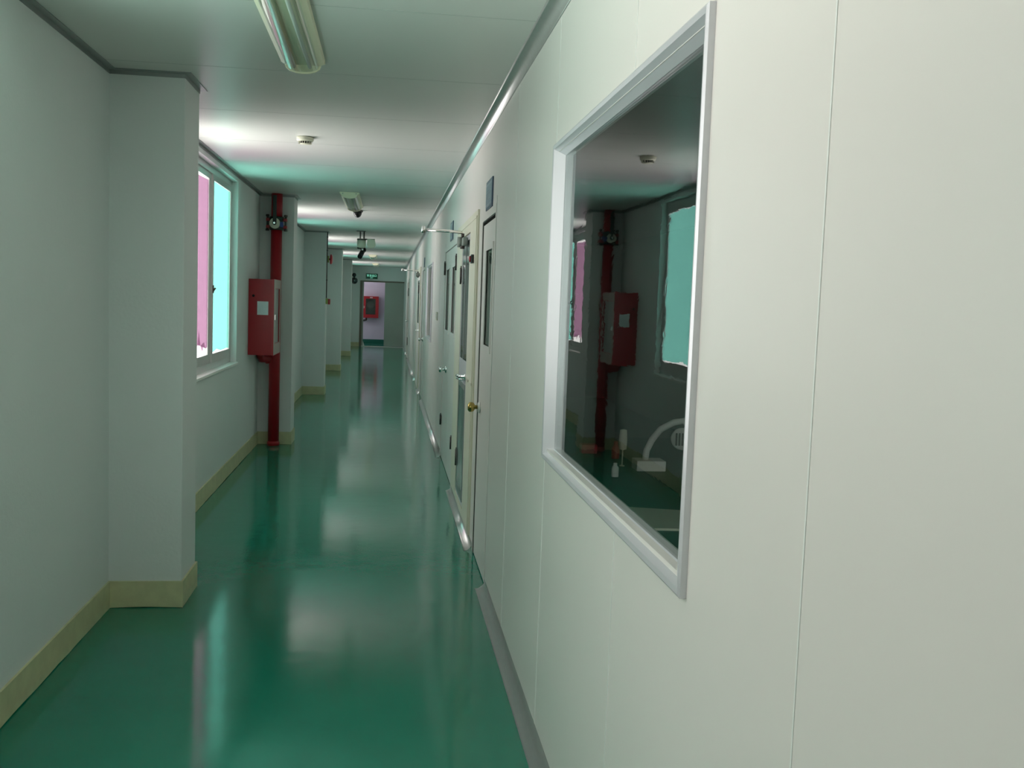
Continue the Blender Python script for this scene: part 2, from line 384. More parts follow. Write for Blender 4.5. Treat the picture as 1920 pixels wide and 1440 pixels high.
# workroom behind the partition, with an unseen opening added to light the bench
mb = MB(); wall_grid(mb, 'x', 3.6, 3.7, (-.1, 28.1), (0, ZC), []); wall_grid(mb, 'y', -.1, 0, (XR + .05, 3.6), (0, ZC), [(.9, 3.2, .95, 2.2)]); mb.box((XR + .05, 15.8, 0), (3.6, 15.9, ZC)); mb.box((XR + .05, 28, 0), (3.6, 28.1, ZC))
tag(mb.build('wall_workroom', 'room_wall'), 'dark wall of the workroom behind the partition, with an added unseen opening for daylight', 'wall', kind='structure')
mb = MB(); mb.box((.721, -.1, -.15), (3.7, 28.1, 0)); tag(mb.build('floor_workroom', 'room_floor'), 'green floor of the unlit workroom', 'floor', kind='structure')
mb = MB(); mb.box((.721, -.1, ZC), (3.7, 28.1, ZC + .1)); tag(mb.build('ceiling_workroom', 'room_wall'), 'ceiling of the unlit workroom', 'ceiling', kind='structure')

# ---------------------------------------------------------------- outer windows (three sliding sashes each)
def film_shape(y0, y1, z0, z1, x, ragged):
    mb = MB(); pts = [(y1, z1), (y0, z1)]
    n = 14
    if ragged:
        pts = [(y1 - .004, z1 - .012), (y0 + .03, z1 - .03), (y0 + .035, z0 + .5), (y0 + .06, z0 + .28), (y0 + .10, z0 + .10), (y0 + .12, z0 + .22), (y0 + .18, z0 + .12), (y0 + .26, z0 + .03),
               (y0 + .33, z0 + .09), (y0 + .38, z0 + .20), (y0 + .44, z0 + .08), (y0 + .52, z0 + .03), (y0 + .58, z0 + .10), (y0 + .66, z0 + .05), (y1 - .004, z0 + .06)]
    else:
        pts = [(y1 - .003, z1 - .003), (y0 + .003, z1 - .003), (y0 + .003, z0 + .01)]
        for k in range(1, 8): pts.append((y0 + (y1 - y0) * k / 8, z0 + random.uniform(.005, .03)))
        pts.append((y1 - .003, z0 + .008))
    vs = [mb.bm.verts.new((x, a, b)) for a, b in pts]; f = mb.bm.faces.new(vs)
    bmesh.ops.triangulate(mb.bm, faces=[f])
    return mb
wl = ['behind the viewer', 'nearest the viewer, before the first pier', 'with pink and cyan panes, before the red fire cabinet', 'behind the red pipe pier', 'behind the alarm bell pier', 'fifth bay', 'last before the end wall']
for i, (a, b) in enumerate(WIN):
    T = Thing('window_%d' % (i + 1), (XL - .06, a, WZ0), 'outer sliding window ' + wl[i], 'window', 'sliding windows of the outer wall', 'structure')
    x0, x1 = XL - .075, XL - .050; z0, z1 = WZ0 + .035, WZ1 - .02; f = .03
    mb = MB(); wall_grid(mb, 'x', x0, x1, (a, b), (WZ0 + .02, WZ1), [(a + f, b - f, z0 + .034, z1 - .026)])
    T.part('window_frame', mb, 'alu')
    mb = MB(); mb.box((XL - .075, a + .001, WZ0 + .0005), (XL + .018, b - .001, WZ0 + .02), bev=.003); T.part('window_sill', mb, 'white')
    L = (b - a - 2 * f); ws = L / 3; kinds = ['clear', 'pink', 'cyan']
    if i < 2: kinds = ['clear', 'clear', 'teal']  # teal film on these unseen windows is added to tint the near light
    for k, kd in enumerate(kinds):
        ya, yb = a + f + ws * k, a + f + ws * (k + 1)
        xs = x0 + .001 if k == 1 else x0 + .0125
        s = .038; za, zb = z0 + .034, z1 - .026
        if k == 1: yb += .045
        if k == 0: yb += .02
        sr = .15 if k == 1 else s
        mb = MB(); wall_grid(mb, 'x', xs, xs + .011, (ya, yb), (za, zb), [(ya + s, yb - sr, za + .065, zb - .045)])
        sa = T.part('sash', mb, 'alu')
        mb = MB(); mb.box((xs + .004, ya + s, za + .065), (xs + .007, yb - sr, zb - .045)); T.part('glass_pane', mb, 'glass', sa)
        if kd != 'clear':
            mb = film_shape(ya + s, yb - sr, za + .065, zb - .045, xs + .008, kd == 'pink')
            T.part('tinted_film', mb, 'film_' + kd, sa, label={'pink': 'torn pink tinted film', 'cyan': 'cyan tinted film', 'grey': 'grey tinted film', 'teal': 'pale teal film added to tint the near light'}[kd])
        if k == 1:
            mb = MB(); mb.box((xs + .011, yb - .034, 1.50), (xs + .030, yb - .008, 1.56), bev=.003); mb.cyl((xs + .026, yb - .02, 1.515), (xs + .042, yb - .02, 1.54), .006, 10)
            T.part('sash_latch', mb, 'steel_dark', sa)
    la = bpy.data.lights.new('sky_portal', 'AREA'); la.shape = 'RECTANGLE'; la.size = b - a; la.size_y = WZ1 - WZ0; la.cycles.is_portal = True
    lo = bpy.data.objects.new('sky_portal', la); COL.objects.link(lo); lo.location = (XL - .10, (a + b) / 2, (WZ0 + WZ1) / 2)
    lo.rotation_euler = Matrix(((0, 0, -1), (1, 0, 0), (0, -1, 0))).to_euler()   # faces into the corridor (+x)
la = bpy.data.lights.new('sky_portal', 'AREA'); la.shape = 'RECTANGLE'; la.size = 1.1; la.size_y = 1.4; la.cycles.is_portal = True
lo = bpy.data.objects.new('sky_portal', la); COL.objects.link(lo); lo.location = (-2.52, 32.05, 1.6); lo.rotation_euler = Matrix(((0, 0, -1), (1, 0, 0), (0, -1, 0))).to_euler()

la = bpy.data.lights.new('sky_portal', 'AREA'); la.shape = 'RECTANGLE'; la.size = 2.3; la.size_y = 1.25; la.cycles.is_portal = True
lo = bpy.data.objects.new('sky_portal', la); COL.objects.link(lo); lo.location = (2.05, -.12, 1.575); lo.rotation_euler = (PI / 2, 0, PI)  # portal at the opening added to light the workroom bench

# ---------------------------------------------------------------- viewing windows in the partition
def view_window(name, y0, y1, z0, z1, label, fw=.036, seams=True):
    T = Thing(name, (XR, y0, z0), label, 'window', kind='structure')
    # sloped aluminium frame: outer lip proud of the wall, inner edge down at the glass
    X = [XR - .014, XR - .016, XR + .047]; D = [0, .012, fw, fw + .012]
    def ring(x, d): return [(x, y0 + d, z0 + d), (x, y1 - d, z0 + d), (x, y1 - d, z1 - d), (x, y0 + d, z1 - d)]
    rs = [ring(XR + .001, 0), ring(XR - .012, 0), ring(XR - .016, .006), ring(XR - .014, fw * .45), ring(XR - .004, fw * .6), ring(XR + .022, fw), ring(XR + .045, fw)]
    names = [('bottom rail', 0), ('far stile', 1), ('top rail', 2), ('near stile', 3)]
    for nm, k in names:
        mb = MB(); k2 = (k + 1) % 4
        A = [mb.bm.verts.new(rg[k]) for rg in rs]; B = [mb.bm.verts.new(rg[k2]) for rg in rs]
        fs = [mb.bm.faces.new((A[q], A[q + 1], B[q + 1], B[q])) for q in range(len(rs) - 1)]
        fs.append(mb.bm.faces.new((A[-1], A[0], B[0], B[-1]))); fs.append(mb.bm.faces.new(A[::-1])); fs.append(mb.bm.faces.new(B))
        mb._tag(fs); bmesh.ops.recalc_face_normals(mb.bm, faces=fs)
        T.part('window_frame', mb, 'alu_white')
    mb = MB(); mb.box((XR + .023, y0 + fw - .002, z0 + fw - .002), (XR + .028, y1 - fw + .002, z1 - fw + .002)); T.part('glass_pane', mb, 'glass_int')
    return T
view_window('window_8', 1.653, 3.228, .986, 2.025, 'large viewing window in the partition nearest the viewer')
view_window('window_9', 12.05, 13.64, .99, 1.975, 'viewing window far along the partition, past the double door')

# ---------------------------------------------------------------- doors of the partition
def hinge(T, y, z, h=.11, parent=None, x=XR):
    mb = MB(); mb.cyl((x - .010, y, z), (x - .010, y, z + h), .008, 12); mb.box((x - .006, y - .022, z + .01), (x - .001, y + .022, z + h - .01)); mb.lathe([(0, 0), (.005, .003), (.005, .01), (0, .013)], (x - .010, y, z + h), seg=10)
    T.part('hinge', mb, 'steel_dark', parent)
def knob(T, y, z, m, rm, parent, x=XR):
    mb = MB(); mb.lathe([(.012, .012), (.012, .03), (.024, .036), (.029, .048), (.028, .062), (.020, .070), (0, .072)], (x, y, z), (-1, 0, 0)); k = T.part('door_knob', mb, m, parent)
    mb = MB(); mb.lathe([(.034, 0), (.034, .006), (.026, .013), (0.012, .015)], (x, y, z), (-1, 0, 0)); T.part('rose_plate', mb, rm, k)
def slit(T, leaf, y0, y1, z0, z1, x, fw=.035):
    mb = MB(); wall_grid(mb, 'x', x - .006, x + .012, (y0 - fw, y1 + fw), (z0 - fw, z1 + fw), [(y0, y1, z0, z1)]); T.part('vision_panel_frame', mb, 'panel', leaf)
    mb = MB(); mb.box((x + .004, y0, z0), (x + .008, y1, z1)); T.part('glass_pane', mb, 'glass_int', leaf)
def leaf_slab(y0, y1, z0, z1, x, hole=None, th=.04):
    mb = MB(); wall_grid(mb, 'x', x, x + th, (y0, y1), (z0, z1), [hole] if hole else []); return mb

# door_1: single flush leaf, slightly set back, dark gap at its lock side and head
T = Thing('door_1', (XR, 5.055, 0), 'flush cream door with brass knob and slit window, nearest the viewer', 'door', kind='structure')
lf = T.part('door_leaf', leaf_slab(5.06, 5.735, .008, 1.945, XR + .004, (5.19, 5.51, 1.265, 1.79)), 'panel')
slit(T, lf, 5.19, 5.51, 1.265, 1.79, XR + .004)
knob(T, 5.62, .895, 'brass', 'white', lf, XR + .004)
mb = MB(); mb.box((XR + .05, 5.055, 0), (XR + .09, 5.755, 1.968)); mb.box((XR + .03, 5.737, 0), (XR + .05, 5.755, 1.968)); mb.box((XR + .03, 5.055, 1.947), (XR + .05, 5.737, 1.968)); mb.box((XR + .0005, 5.749, .002), (XR + .031, 5.7548, 1.968)); mb.box((XR + .0005, 5.0555, 1.962), (XR + .031, 5.749, 1.9678))  # thin reveal strips are black to paint in the shade of the gap
T.part('door_stop', mb, 'rubber', label='black rubber door stop, with strips set dark as gap shade')
mb = MB(); wall_grid(mb, 'x', XR - .003, XR + .001, (5.03, 5.80), (.055, 2.01), [(5.056, 5.756, .0, 1.968)]); T.part('door_frame', mb, 'panel')

def closer(T, leaf, y, z, x=XR, arm=.30, s=1):
    mb = MB(); mb.box((x - .035, y - .10 * s, z - .10), (x - .002, y + .12 * s, z - .045), bev=.006); mb.cyl((x - .062, y + .04 * s, z - .072), (x - .03, y + .04 * s, z - .072), .036, 20); c = T.part('door_closer', mb, 'grey_green', leaf)
    mb = MB(); mb.cyl((x - .03, y, z - .045), (x - .03, y, z - .015), .011, 12)
    mb.cyl((x - .03, y, z - .12), (x - .03, y, z - .10), .016, 12); T.part('closer_spindle', mb, 'steel_dark', c)
    mb = MB(); mb.tube([(x - .03, y, z - .012), (x - .16, y + .02, z - .004), (x - arm, y + .07, z + .002)], .0075, 10); mb.tube([(x - arm, y + .07, z + .010), (x - .15, y + .16 * s, z + .014), (x - .02, y + .24 * s, z + .014)], .006, 10)
    mb.cyl((x - arm, y + .07, z - .018), (x - arm, y + .07, z + .028), .014, 14); T.part('closer_arm', mb, 'chrome', c)

# door_2: glazed door with broad cream posts, closer with its elbow out in the corridor
T = Thing('door_2', (XR, 6.0, 0), 'glazed door in broad cream posts with arm closer and chrome lever', 'door', kind='structure')
mb = MB(); wall_grid(mb, 'x', XR - .012, XR + .085, (5.98, 7.70), (.05, 2.065), [(6.50, 7.18, .10, 1.965)])
mb.box((XR - .016, 6.02, .06), (XR - .012, 6.03, 2.03)); mb.box((XR - .016, 6.02, 2.02), (XR - .012, 7.66, 2.03)); T.part('door_frame', mb, 'cream')
lf = T.part('door_leaf', leaf_slab(6.51, 7.17, .11, 1.955, XR - .010, (6.55, 7.13, 1.10, 1.92)), 'alu_white')
# lower glazing is cut by building the leaf from two slabs
bm_low = MB(); wall_grid(bm_low, 'x', XR - .0135, XR - .010, (6.55, 7.13), (.14, .94), [(6.60, 7.08, .19, .90)]); T.part('lower_rail_frame', bm_low, 'alu_dark', lf)
mb = MB(); mb.box((XR - .008, 6.55, 1.10), (XR - .004, 7.13, 1.92)); T.part('glass_pane', mb, 'glass_int', lf)
mb = MB(); mb.box((XR - .0125, 6.60, .19), (XR - .0105, 7.08, .90)); T.part('kick_pane', mb, 'glass_int', lf)
mb = MB(); mb.box((XR - .012, 6.80, 1.10), (XR - .0085, 6.83, 1.92)); T.part('glazing_bar', mb, 'alu_dark', lf)
closer(T, lf, 6.78, 1.985, x=XR - .012)
hinge(T, 7.19, 1.63, .12, x=XR - .006); hinge(T, 7.12, .30, .12, x=XR - .006)
mb = MB(); mb.lathe([(.025, 0), (.025, .008), (.012, .012), (.012, .035)], (XR - .010, 6.54, 1.0), (-1, 0, 0)); mb.tube([(XR - .040, 6.54, 1.0), (XR - .048, 6.56, 1.0), (XR - .055, 6.62, 1.0), (XR - .056, 6.70, .995), (XR - .045, 6.74, .99)], [.011, .012, .012, .011, .009], 12)
mb.tube([(XR - .012, 6.53, .985), (XR - .045, 6.57, .98), (XR - .06, 6.66, .98), (XR - .035, 6.75, .982)], .007, 10)
T.part('lever_handle', mb, 'chrome', lf)
mb = MB(); mb.box((XR - .018, 6.28, .985), (XR - .012, 6.40, 1.0)); T.part('latch_plate', mb, 'offwhite')
mb = MB(); mb.box((XR - .020, 6.0, .984), (XR - .016, 6.06, 1.0)); T.part('latch_plate', mb, 'offwhite')

# door_3: flush double door with two slit windows
T = Thing('door_3', (XR, 7.80, 0), 'flush double door with two slit windows behind the glazed door', 'door', kind='structure')
mb = MB(); wall_grid(mb, 'x', XR - .006, XR + .05, (7.77, 9.47), (.001, 2.01), [(7.815, 9.425, 0, 1.965)]); T.part('door_frame', mb, 'panel')
for (a, b, s0, s1, hy) in ((7.82, 8.615, 7.96, 8.37, 7.835), (8.625, 9.42, 8.77, 9.20, 9.41)):
    lf = T.part('door_leaf', leaf_slab(a, b, .008, 1.96, XR + .002, (s0, s1, 1.24, 1.79)), 'panel'); slit(T, lf, s0, s1, 1.24, 1.79, XR + .002)
    hinge(T, hy, 1.75, .12, lf); hinge(T, hy, .31, .10, lf)
    if a > 8: knob(T, 8.86, .885, 'chrome', 'chrome', lf, XR + .002)
mb = MB(); mb.box((XR + .045, 7.815, 0), (XR + .05, 9.425, 1.965)); T.part('door_stop', mb, 'rubber', label='black rubber door stop, with strips set dark as gap shade')

# door_4: single flush door with knob before the second closer door
T = Thing('door_4', (XR, 14.70, 0), 'flush panel door with chrome knob, before the far closer door', 'door', kind='structure')
lf = T.part('door_leaf', leaf_slab(14.71, 15.59, .008, 1.96, XR + .004), 'panel'); knob(T, 14.95, .91, 'chrome', 'chrome', lf, XR + .004)
mb = MB(); wall_grid(mb, 'x', XR - .006, XR + .001, (14.67, 15.63), (.001, 2.0), [(14.701, 15.599, 0, 1.965)]); T.part('door_frame', mb, 'panel')
# door_5: second closer door
T = Thing('door_5', (XR, 16.5, 0), 'far cream door with a second arm closer reaching into the corridor', 'door', kind='structure')
mb = MB(); wall_grid(mb, 'x', XR - .012, XR + .08, (16.45, 18.25), (.001, 2.065), [(16.62, 18.1, .02, 1.97)]); T.part('door_frame', mb, 'cream')
lf = T.part('door_leaf', leaf_slab(16.63, 18.09, .02, 1.96, XR - .010, (16.9, 17.8, 1.1, 1.85)), 'panel'); mb = MB(); mb.box((XR - .007, 16.9, 1.1), (XR - .003, 17.8, 1.85)); T.part('glass_pane', mb, 'glass_int', lf)
closer(T, lf, 16.95, 2.01, x=XR - .012); hinge(T, 17.07, 1.62, .14, x=XR - .008)
mb = MB(); mb.lathe([(.02, 0), (.02, .008), (.01, .012), (.01, .05)], (XR + .01, 16.74, .99), (-1, 0, 0)); mb.tube([(XR - .04, 16.74, .99), (XR - .055, 16.78, .99), (XR - .055, 16.88, .985)], .011, 10); T.part('lever_handle', mb, 'chrome', lf)
# door_6: last door
T = Thing('door_6', (XR, 25.0, 0), 'last door of the partition, near the corridor end', 'door', kind='structure')
mb = MB(); wall_grid(mb, 'x', XR - .02, XR + .06, (24.96, 26.94), (.001, 2.04), [(25.08, 26.82, .02, 1.96)]); T.part('door_frame', mb, 'panel')
lf = T.part('door_leaf', leaf_slab(25.09, 26.81, .02, 1.95, XR + .01), 'panel'); knob(T, 25.5, .96, 'chrome', 'chrome', lf, XR + .0)
hinge(T, 25.07, 1.6, .2, x=XR - .02); hinge(T, 25.07, .35, .2, x=XR - .02)

# ---------------------------------------------------------------- door signs, alarm button, switches
def door_sign(y0, y1, z0, z1, label):
    T = Thing('door_sign', (XR, y0, z0), label, 'sign')
    mb = MB(); mb.box((XR - .007, y0, z0), (XR - .001, y1, z1)); T.part('backing_plate', mb, 'sign_edge')
    mb = MB(); mb.box((XR - .0085, y0 + .012, z0 + .012), (XR - .007, y1 - .012, z1 - .012)); fc = T.part('face_panel', mb, 'sign_blue')
    mb = MB(); n = 5; wd_ = (y1 - y0 - .07) / n
    mb.box((XR - .0092, y0 + .018, z0 + .022), (XR - .0085, y1 - .018, z0 + .027)); mb.box((XR - .0092, y0 + .018, z1 - .027), (XR - .0085, y1 - .018, z1 - .022))
    for k in range(n):
        ya = y0 + .035 + wd_ * k; zc = (z0 + z1) / 2
        mb.box((XR - .0092, ya + .006, zc - .022), (XR - .0085, ya + .012, zc + .024)); mb.box((XR - .0092, ya + .006, zc + .012), (XR - .0085, ya + wd_ - .008, zc + .018)); mb.box((XR - .0092, ya + .020, zc - .024), (XR - .0085, ya + wd_ - .010, zc + .004))
    T.part('lettering', mb, 'sign_pale', fc)
door_sign(5.23, 5.56, 2.015, 2.172, 'grey blue name plate above the near door with brass knob')
door_sign(8.42, 8.75, 2.03, 2.19, 'grey blue name plate above the double door with slit windows')
door_sign(14.9, 15.2, 2.01, 2.15, 'small dark name plate above the far flush door')
T = Thing('alarm_button', (XR - .012, 6.2, 1.77), 'small red and black button on cream post of the glazed door', 'button')
mb = MB(); mb.box((XR - .030, 6.16, 1.745), (XR - .0125, 6.235, 1.80), bev=.003); T.part('button_housing', mb, 'black')
mb = MB(); mb.lathe([(.020, 0), (.020, .006), (.014, .010), (0, .011)], (XR - .030, 6.205, 1.772), (-1, 0, 0)); T.part('push_button', mb, 'redp')
T = Thing('switch_plate', (XR, 10.8, 1.3), 'small yellowish switch plate on partition before the far viewing window', 'switch')
mb = MB(); mb.box((XR - .010, 10.66, 1.29), (XR - .001, 10.94, 1.38), bev=.002); T.part('plate', mb, 'offwhite')
for ya in (10.685, 10.875):
    mb = MB(); mb.box((XR - .014, ya, 1.31), (XR - .010, ya + .04, 1.36)); T.part('rocker', mb, 'white')

# ---------------------------------------------------------------- ceiling lights
def fixture(xc, y0, y1, label):
    T = Thing('fluorescent_light', (xc, y0, ZC - .06), label, 'light', 'cream batten lights along the ceiling')
    hw = .092; zt = ZC - .0008
    mb = MB(); mb.prism([(xc - hw, zt), (xc + hw, zt), (xc + hw - .004, zt - .018), (xc + hw - .022, zt - .026), (xc - hw + .022, zt - .026), (xc - hw + .004, zt - .018)], y0 + .012, y1 - .012); h = T.part('housing', mb, 'fixture_cream')
    mb = MB()   # end caps: wide at the ceiling, rounded below
    pf = [(xc - hw, zt), (xc + hw, zt), (xc + hw, zt - .014)]
    for k in range(0, 9):
        a = PI * k / 8; pf.append((xc + (hw - .016) * math.cos(a), zt - .020 - .040 * math.sin(a) ** .8))
    pf.append((xc - hw, zt - .014))
    mb.prism(pf, y0, y0 + .014); T.part('end_cap', mb, 'fixture_cream')
    mb = MB(); mb.prism(pf, y1 - .014, y1); T.part('end_cap', mb, 'fixture_cream')
    for sx in (-.062, .062):
        mb = MB(); mb.cyl((xc + sx, y0 - .002, zt - .014), (xc + sx, y0 - .0002, zt - .014), .005, 10); T.part('screw', mb, 'alu_dark')
    mb = MB(); R_ = []
    for k in range(13):
        a = PI * k / 12; R_.append((xc + (hw - .024) * math.cos(a), zt - .0265 - .030 * math.sin(a) ** .8))
    A = [mb.bm.verts.new((p[0], y0 + .014, p[1])) for p in R_]; B = [mb.bm.verts.new((p[0], y1 - .014, p[1])) for p in R_]
    mb._tag([mb.bm.faces.new((A[k], A[k + 1], B[k + 1], B[k])) for k in range(12)], True); T.part('diffuser', mb, 'diffuser', label='clear glossy curved cover')
    for sx in (-.032, .032):
        mb = MB(); mb.cyl((xc + sx, y0 + .05, zt - .040), (xc + sx, y1 - .05, zt - .040), .008, 14); T.part('tube_lamp', mb, 'white')
fixture(-.38, 2.98, 4.30, 'long ceiling batten light with glossy cover nearest the viewer')
fixture(-.385, 9.45, 10.85, 'cream ceiling batten light just before the black dome camera')
fixture(-.37, 22.5, 23.8, 'ceiling batten light beyond the hanging camera cluster')
fixture(-.37, 27.8, 29.1, 'farthest ceiling batten light, above the exit sign')

# smoke detector
T = Thing('smoke_detector', (-.54, 6.35, ZC), 'round white smoke detector on ceiling nearest the viewer', 'smoke detector')
mb = MB(); mb.lathe([(.052, .001), (.053, .004), (.053, .020), (.047, .027), (.040, .028)], (-.54, 6.35, ZC), (0, 0, -1)); T.part('base', mb, 'offwhite')
mb = MB(); mb.lathe([(.034, .026), (.034, .040)], (-.54, 6.35, ZC), (0, 0, -1)); T.part('sensor_chamber', mb, 'black')
mb = MB(); mb.lathe([(.032, .040), (.032, .043), (.020, .046), (0, .047)], (-.54, 6.35, ZC), (0, 0, -1))
for k in range(16):
    a = 2 * PI * k / 16; mb.box((-.54 + .038 * math.cos(a) - .0025, 6.35 + .038 * math.sin(a) - .0025, ZC - .043), (-.54 + .038 * math.cos(a) + .0025, 6.35 + .038 * math.sin(a) + .0025, ZC - .026))
T.part('vent_ring', mb, 'offwhite')
# dome camera
T = Thing('dome_camera', (-.365, 11.34, ZC), 'black dome camera on ceiling at the end of a batten light', 'camera')
mb = MB(); mb.lathe([(.058, .001), (.060, .004), (.060, .016), (.056, .022), (.046, .024)], (-.365, 11.34, ZC), (0, 0, -1)); T.part('base', mb, 'black')
mb = MB(); mb.lathe([(.048 * math.cos(a), .022 + .062 * math.sin(a)) for a in [PI / 2 * k / 8 for k in range(8)]] + [(0, .084)], (-.365, 11.34, ZC), (0, 0, -1)); T.part('dome', mb, 'black')
# hanging camera cluster
cx, cy = -.40, 14.78
T = Thing('hanging_camera', (cx, cy, ZC), 'black bullet camera and pale drum boxes hanging from ceiling rods', 'camera')
mb = MB(); mb.box((cx - .085, cy - .05, ZC - .008), (cx + .05, cy + .05, ZC - .001)); T.part('mounting_plate', mb, 'steel_dark')
for sx in (-.03, .025):
    mb = MB(); mb.cyl((cx + sx, cy, ZC - .13), (cx + sx, cy, ZC - .008), .008 if sx < 0 else .011, 10)
    for k in range(3): mb.cyl((cx + sx, cy, ZC - .03 - .03 * k), (cx + sx, cy, ZC - .038 - .03 * k), .013, 10)
    T.part('rod', mb, 'steel_dark')
mb = MB(); mb.lathe([(.066, 0), (.068, .01), (.066, .022)], (cx - .01, cy, ZC - .115), (0, 0, -1)); T.part('drum_rim', mb, 'steel_dark')
mb = MB(); mb.lathe([(.064, 0), (.065, .08), (.058, .105), (.03, .115)], (cx - .01, cy, ZC - .135), (0, 0, -1)); T.part('drum', mb, 'offwhite')
mb = MB(); mb.prism([(cx + .075, ZC - .115), (cx + .185, ZC - .12), (cx + .20, ZC - .20), (cx + .17, ZC - .24), (cx + .10, ZC - .245), (cx + .07, ZC - .20)], cy - .05, cy + .08); T.part('side_box', mb, 'offwhite')
mb = MB(); mb.box((cx + .03, cy - .01, ZC - .128), (cx + .185, cy + .01, ZC - .110)); T.part('cross_bar', mb, 'steel_dark')
mb = MB(); mb.tube([(cx - .07, cy, ZC - .25), (cx - .02, cy, ZC - .262), (cx + .0, cy, ZC - .285)], .012, 10); T.part('bracket', mb, 'steel_dark')
mb = MB(); mb.cyl((cx + .02, cy + .06, ZC - .27), (cx - .028, cy - .10, ZC - .385), .036, 18); mb.lathe([(.040, 0), (.040, .03)], (cx + .023, cy + .065, ZC - .265), (-.048, -.16, -.115)); T.part('camera_body', mb, 'black')
mb = MB(); mb.box((cx - .005, cy - .015, ZC - .285), (cx + .02, cy - .055, ZC - .262)); T.part('label_sticker', mb, 'white')

# ---------------------------------------------------------------- red standpipe with valve
px, py, pr_ = -1.105, 9.935, .054
T = Thing('standpipe', (px, py, 0), 'thick red fire standpipe running floor to ceiling before the second pier', 'pipe')
mb = MB(); mb.cyl((px, py, .001), (px, py, 2.14), pr_, 28); mb.cyl((px, py, 2.27), (px, py, ZC - .001), pr_, 28)
mb.lathe([(.062, 0), (.062, .03), (pr_, .045)], (px, py, .001)); T.part('pipe', mb, 'red')
mb = MB()
mb.lathe([(.064, 0), (.070, .01), (.070, .035), (.060, .045), (.060, .085), (.070, .095), (.070, .12), (.064, .13)], (px, py, 2.14)); vb = T.part('valve_body', mb, 'valve_green')
for s in (-1, 1):
    mb = MB(); xx = px + s * .082
    mb.box((xx - .018, py - .03, 2.155), (xx + .018, py + .03, 2.185), bev=.004); T.part('flange_ear', mb, 'red', vb)
    mb = MB(); mb.box((xx - .018, py - .03, 2.225), (xx + .018, py + .03, 2.255), bev=.004); T.part('flange_ear', mb, 'red', vb)
    mb = MB(); mb.cyl((xx + s * .006, py - .012, 2.135), (xx + s * .006, py - .012, 2.285), .011, 12); mb.cyl((xx + s * .006, py - .012, 2.13), (xx + s * .006, py - .012, 2.15), .018, 6); mb.cyl((xx + s * .006, py - .012, 2.27), (xx + s * .006, py - .012, 2.29), .017, 6); T.part('flange_bolt', mb, 'steel_dark', vb)
mb = MB(); mb.lathe([(.02, -.03), (.02, 0), (.052, 0), (.052, .018), (.044, .022), (.02, .022)], (px - .008, py - .085, 2.20), (0, -1, 0)); T.part('gear_disc', mb, 'offwhite', vb)
mb = MB(); mb.box((px - .026, py - .122, 2.19), (px + .010, py - .110, 2.47), bev=.003); mb.lathe([(.018, 0), (.018, .03)], (px - .008, py - .105, 2.20), (0, -1, 0)); T.part('lever', mb, 'valve_green', vb)
mb = MB(); mb.lathe([(.010, 0), (.010, .012)], (px - .008, py - .135, 2.20), (0, -1, 0)); T.part('lever_bolt', mb, 'chrome', vb)
mb = MB(); mb.box((px + .040, py - .105, 2.165), (px + .072, py - .05, 2.215), bev=.004); T.part('tag_plate', mb, 'blue', vb)
mb = MB(); mb.tube([(px, py, .865), (px - .05, py - .02, .865), (px - .12, py - .10, .875), (px - .125, py - .14, .915), (px - .125, py - .14, .934)], .037, 16); mb.cyl((px - .035, py - .006, .865), (px - .075, py - .034, .865), .043, 16); T.part('branch_elbow', mb, 'red')

# ---------------------------------------------------------------- fire hose cabinets
T = Thing('fire_cabinet', (XL, 9.55, .94), 'red fire hose cabinet on left wall beside the red pipe, paper stuck on', 'cabinet', 'fire hose cabinets')
mb = MB(); a = .012
mb.prism([(-1.2745, .942), (-1.062, .942), (-1.062, 1.645), (-1.2745, 1.645)], 9.27, 9.80); T.part('body', mb, 'red')
mb = MB(); wall_grid(mb, 'x', -1.062, -1.045, (9.272, 9.815), (.94, 1.648), [(9.35, 9.74, 1.05, 1.56)]); dr = T.part('door', mb, 'redp')
mb = MB(); wall_grid(mb, 'x', -1.045, -1.0425, (9.276, 9.812), (.945, 1.643), [(9.345, 9.745, 1.045, 1.565)]); T.part('door_trim', mb, 'trim_grey', dr)
mb = MB(); mb.box((-1.058, 9.35, 1.05), (-1.054, 9.74, 1.56)); T.part('glass_pane', mb, 'alu_dark', dr)
mb = MB(); mb.box((-1.195, 9.2685, 1.315), (-1.095, 9.2695, 1.44)); T.part('paper_notice', mb, 'paper')
mb = MB(); mb.lathe([(.012, 0), (.012, .004), (0, .005)], (-1.23, 9.27, 1.49), (0, -1, 0)); T.part('plug', mb, 'black')
mb = MB(); mb.box((-1.0425, 9.30, 1.27), (-1.032, 9.32, 1.32), bev=.003); T.part('handle', mb, 'chrome', dr)

T = Thing('fire_cabinet', (-.58, 32.9, .9), 'red fire cabinet with glass door seen through the far doorway', 'cabinet', 'fire hose cabinets')
x0, x1, z0, z1 = -.83, -.30, .87, 1.58
mb = MB(); mb.box((x0 + .01, 32.70, z0 + .01), (x1 - .01, 32.898, z1 - .01)); T.part('body', mb, 'redp')
mb = MB(); wall_grid(mb, 'y', 32.68, 32.70, (x0, x1), (z0, z1), [(x0 + .11, x1 - .10, z0 + .11, z1 - .08)]); dr = T.part('door', mb, 'redp')
mb = MB(); mb.box((x0 + .11, 32.69, z0 + .11), (x1 - .10, 32.694, z1 - .08)); T.part('glass_pane', mb, 'glass_int', dr)
mb = MB(); mb.box((x0 + .11, 32.696, z0 + .11), (x1 - .10, 32.699, z1 - .08)); T.part('interior_back', mb, 'valve_green')
mb = MB(); mb.lathe([(.13, 0), (.13, .004), (.10, .004)], (-.55, 32.696, 1.30), (0, -1, 0)); T.part('hose_reel', mb, 'rubber')
mb = MB(); mb.box((x0 + .045, 32.665, 1.18), (x0 + .065, 32.68, 1.26)); T.part('handle', mb, 'white', dr)
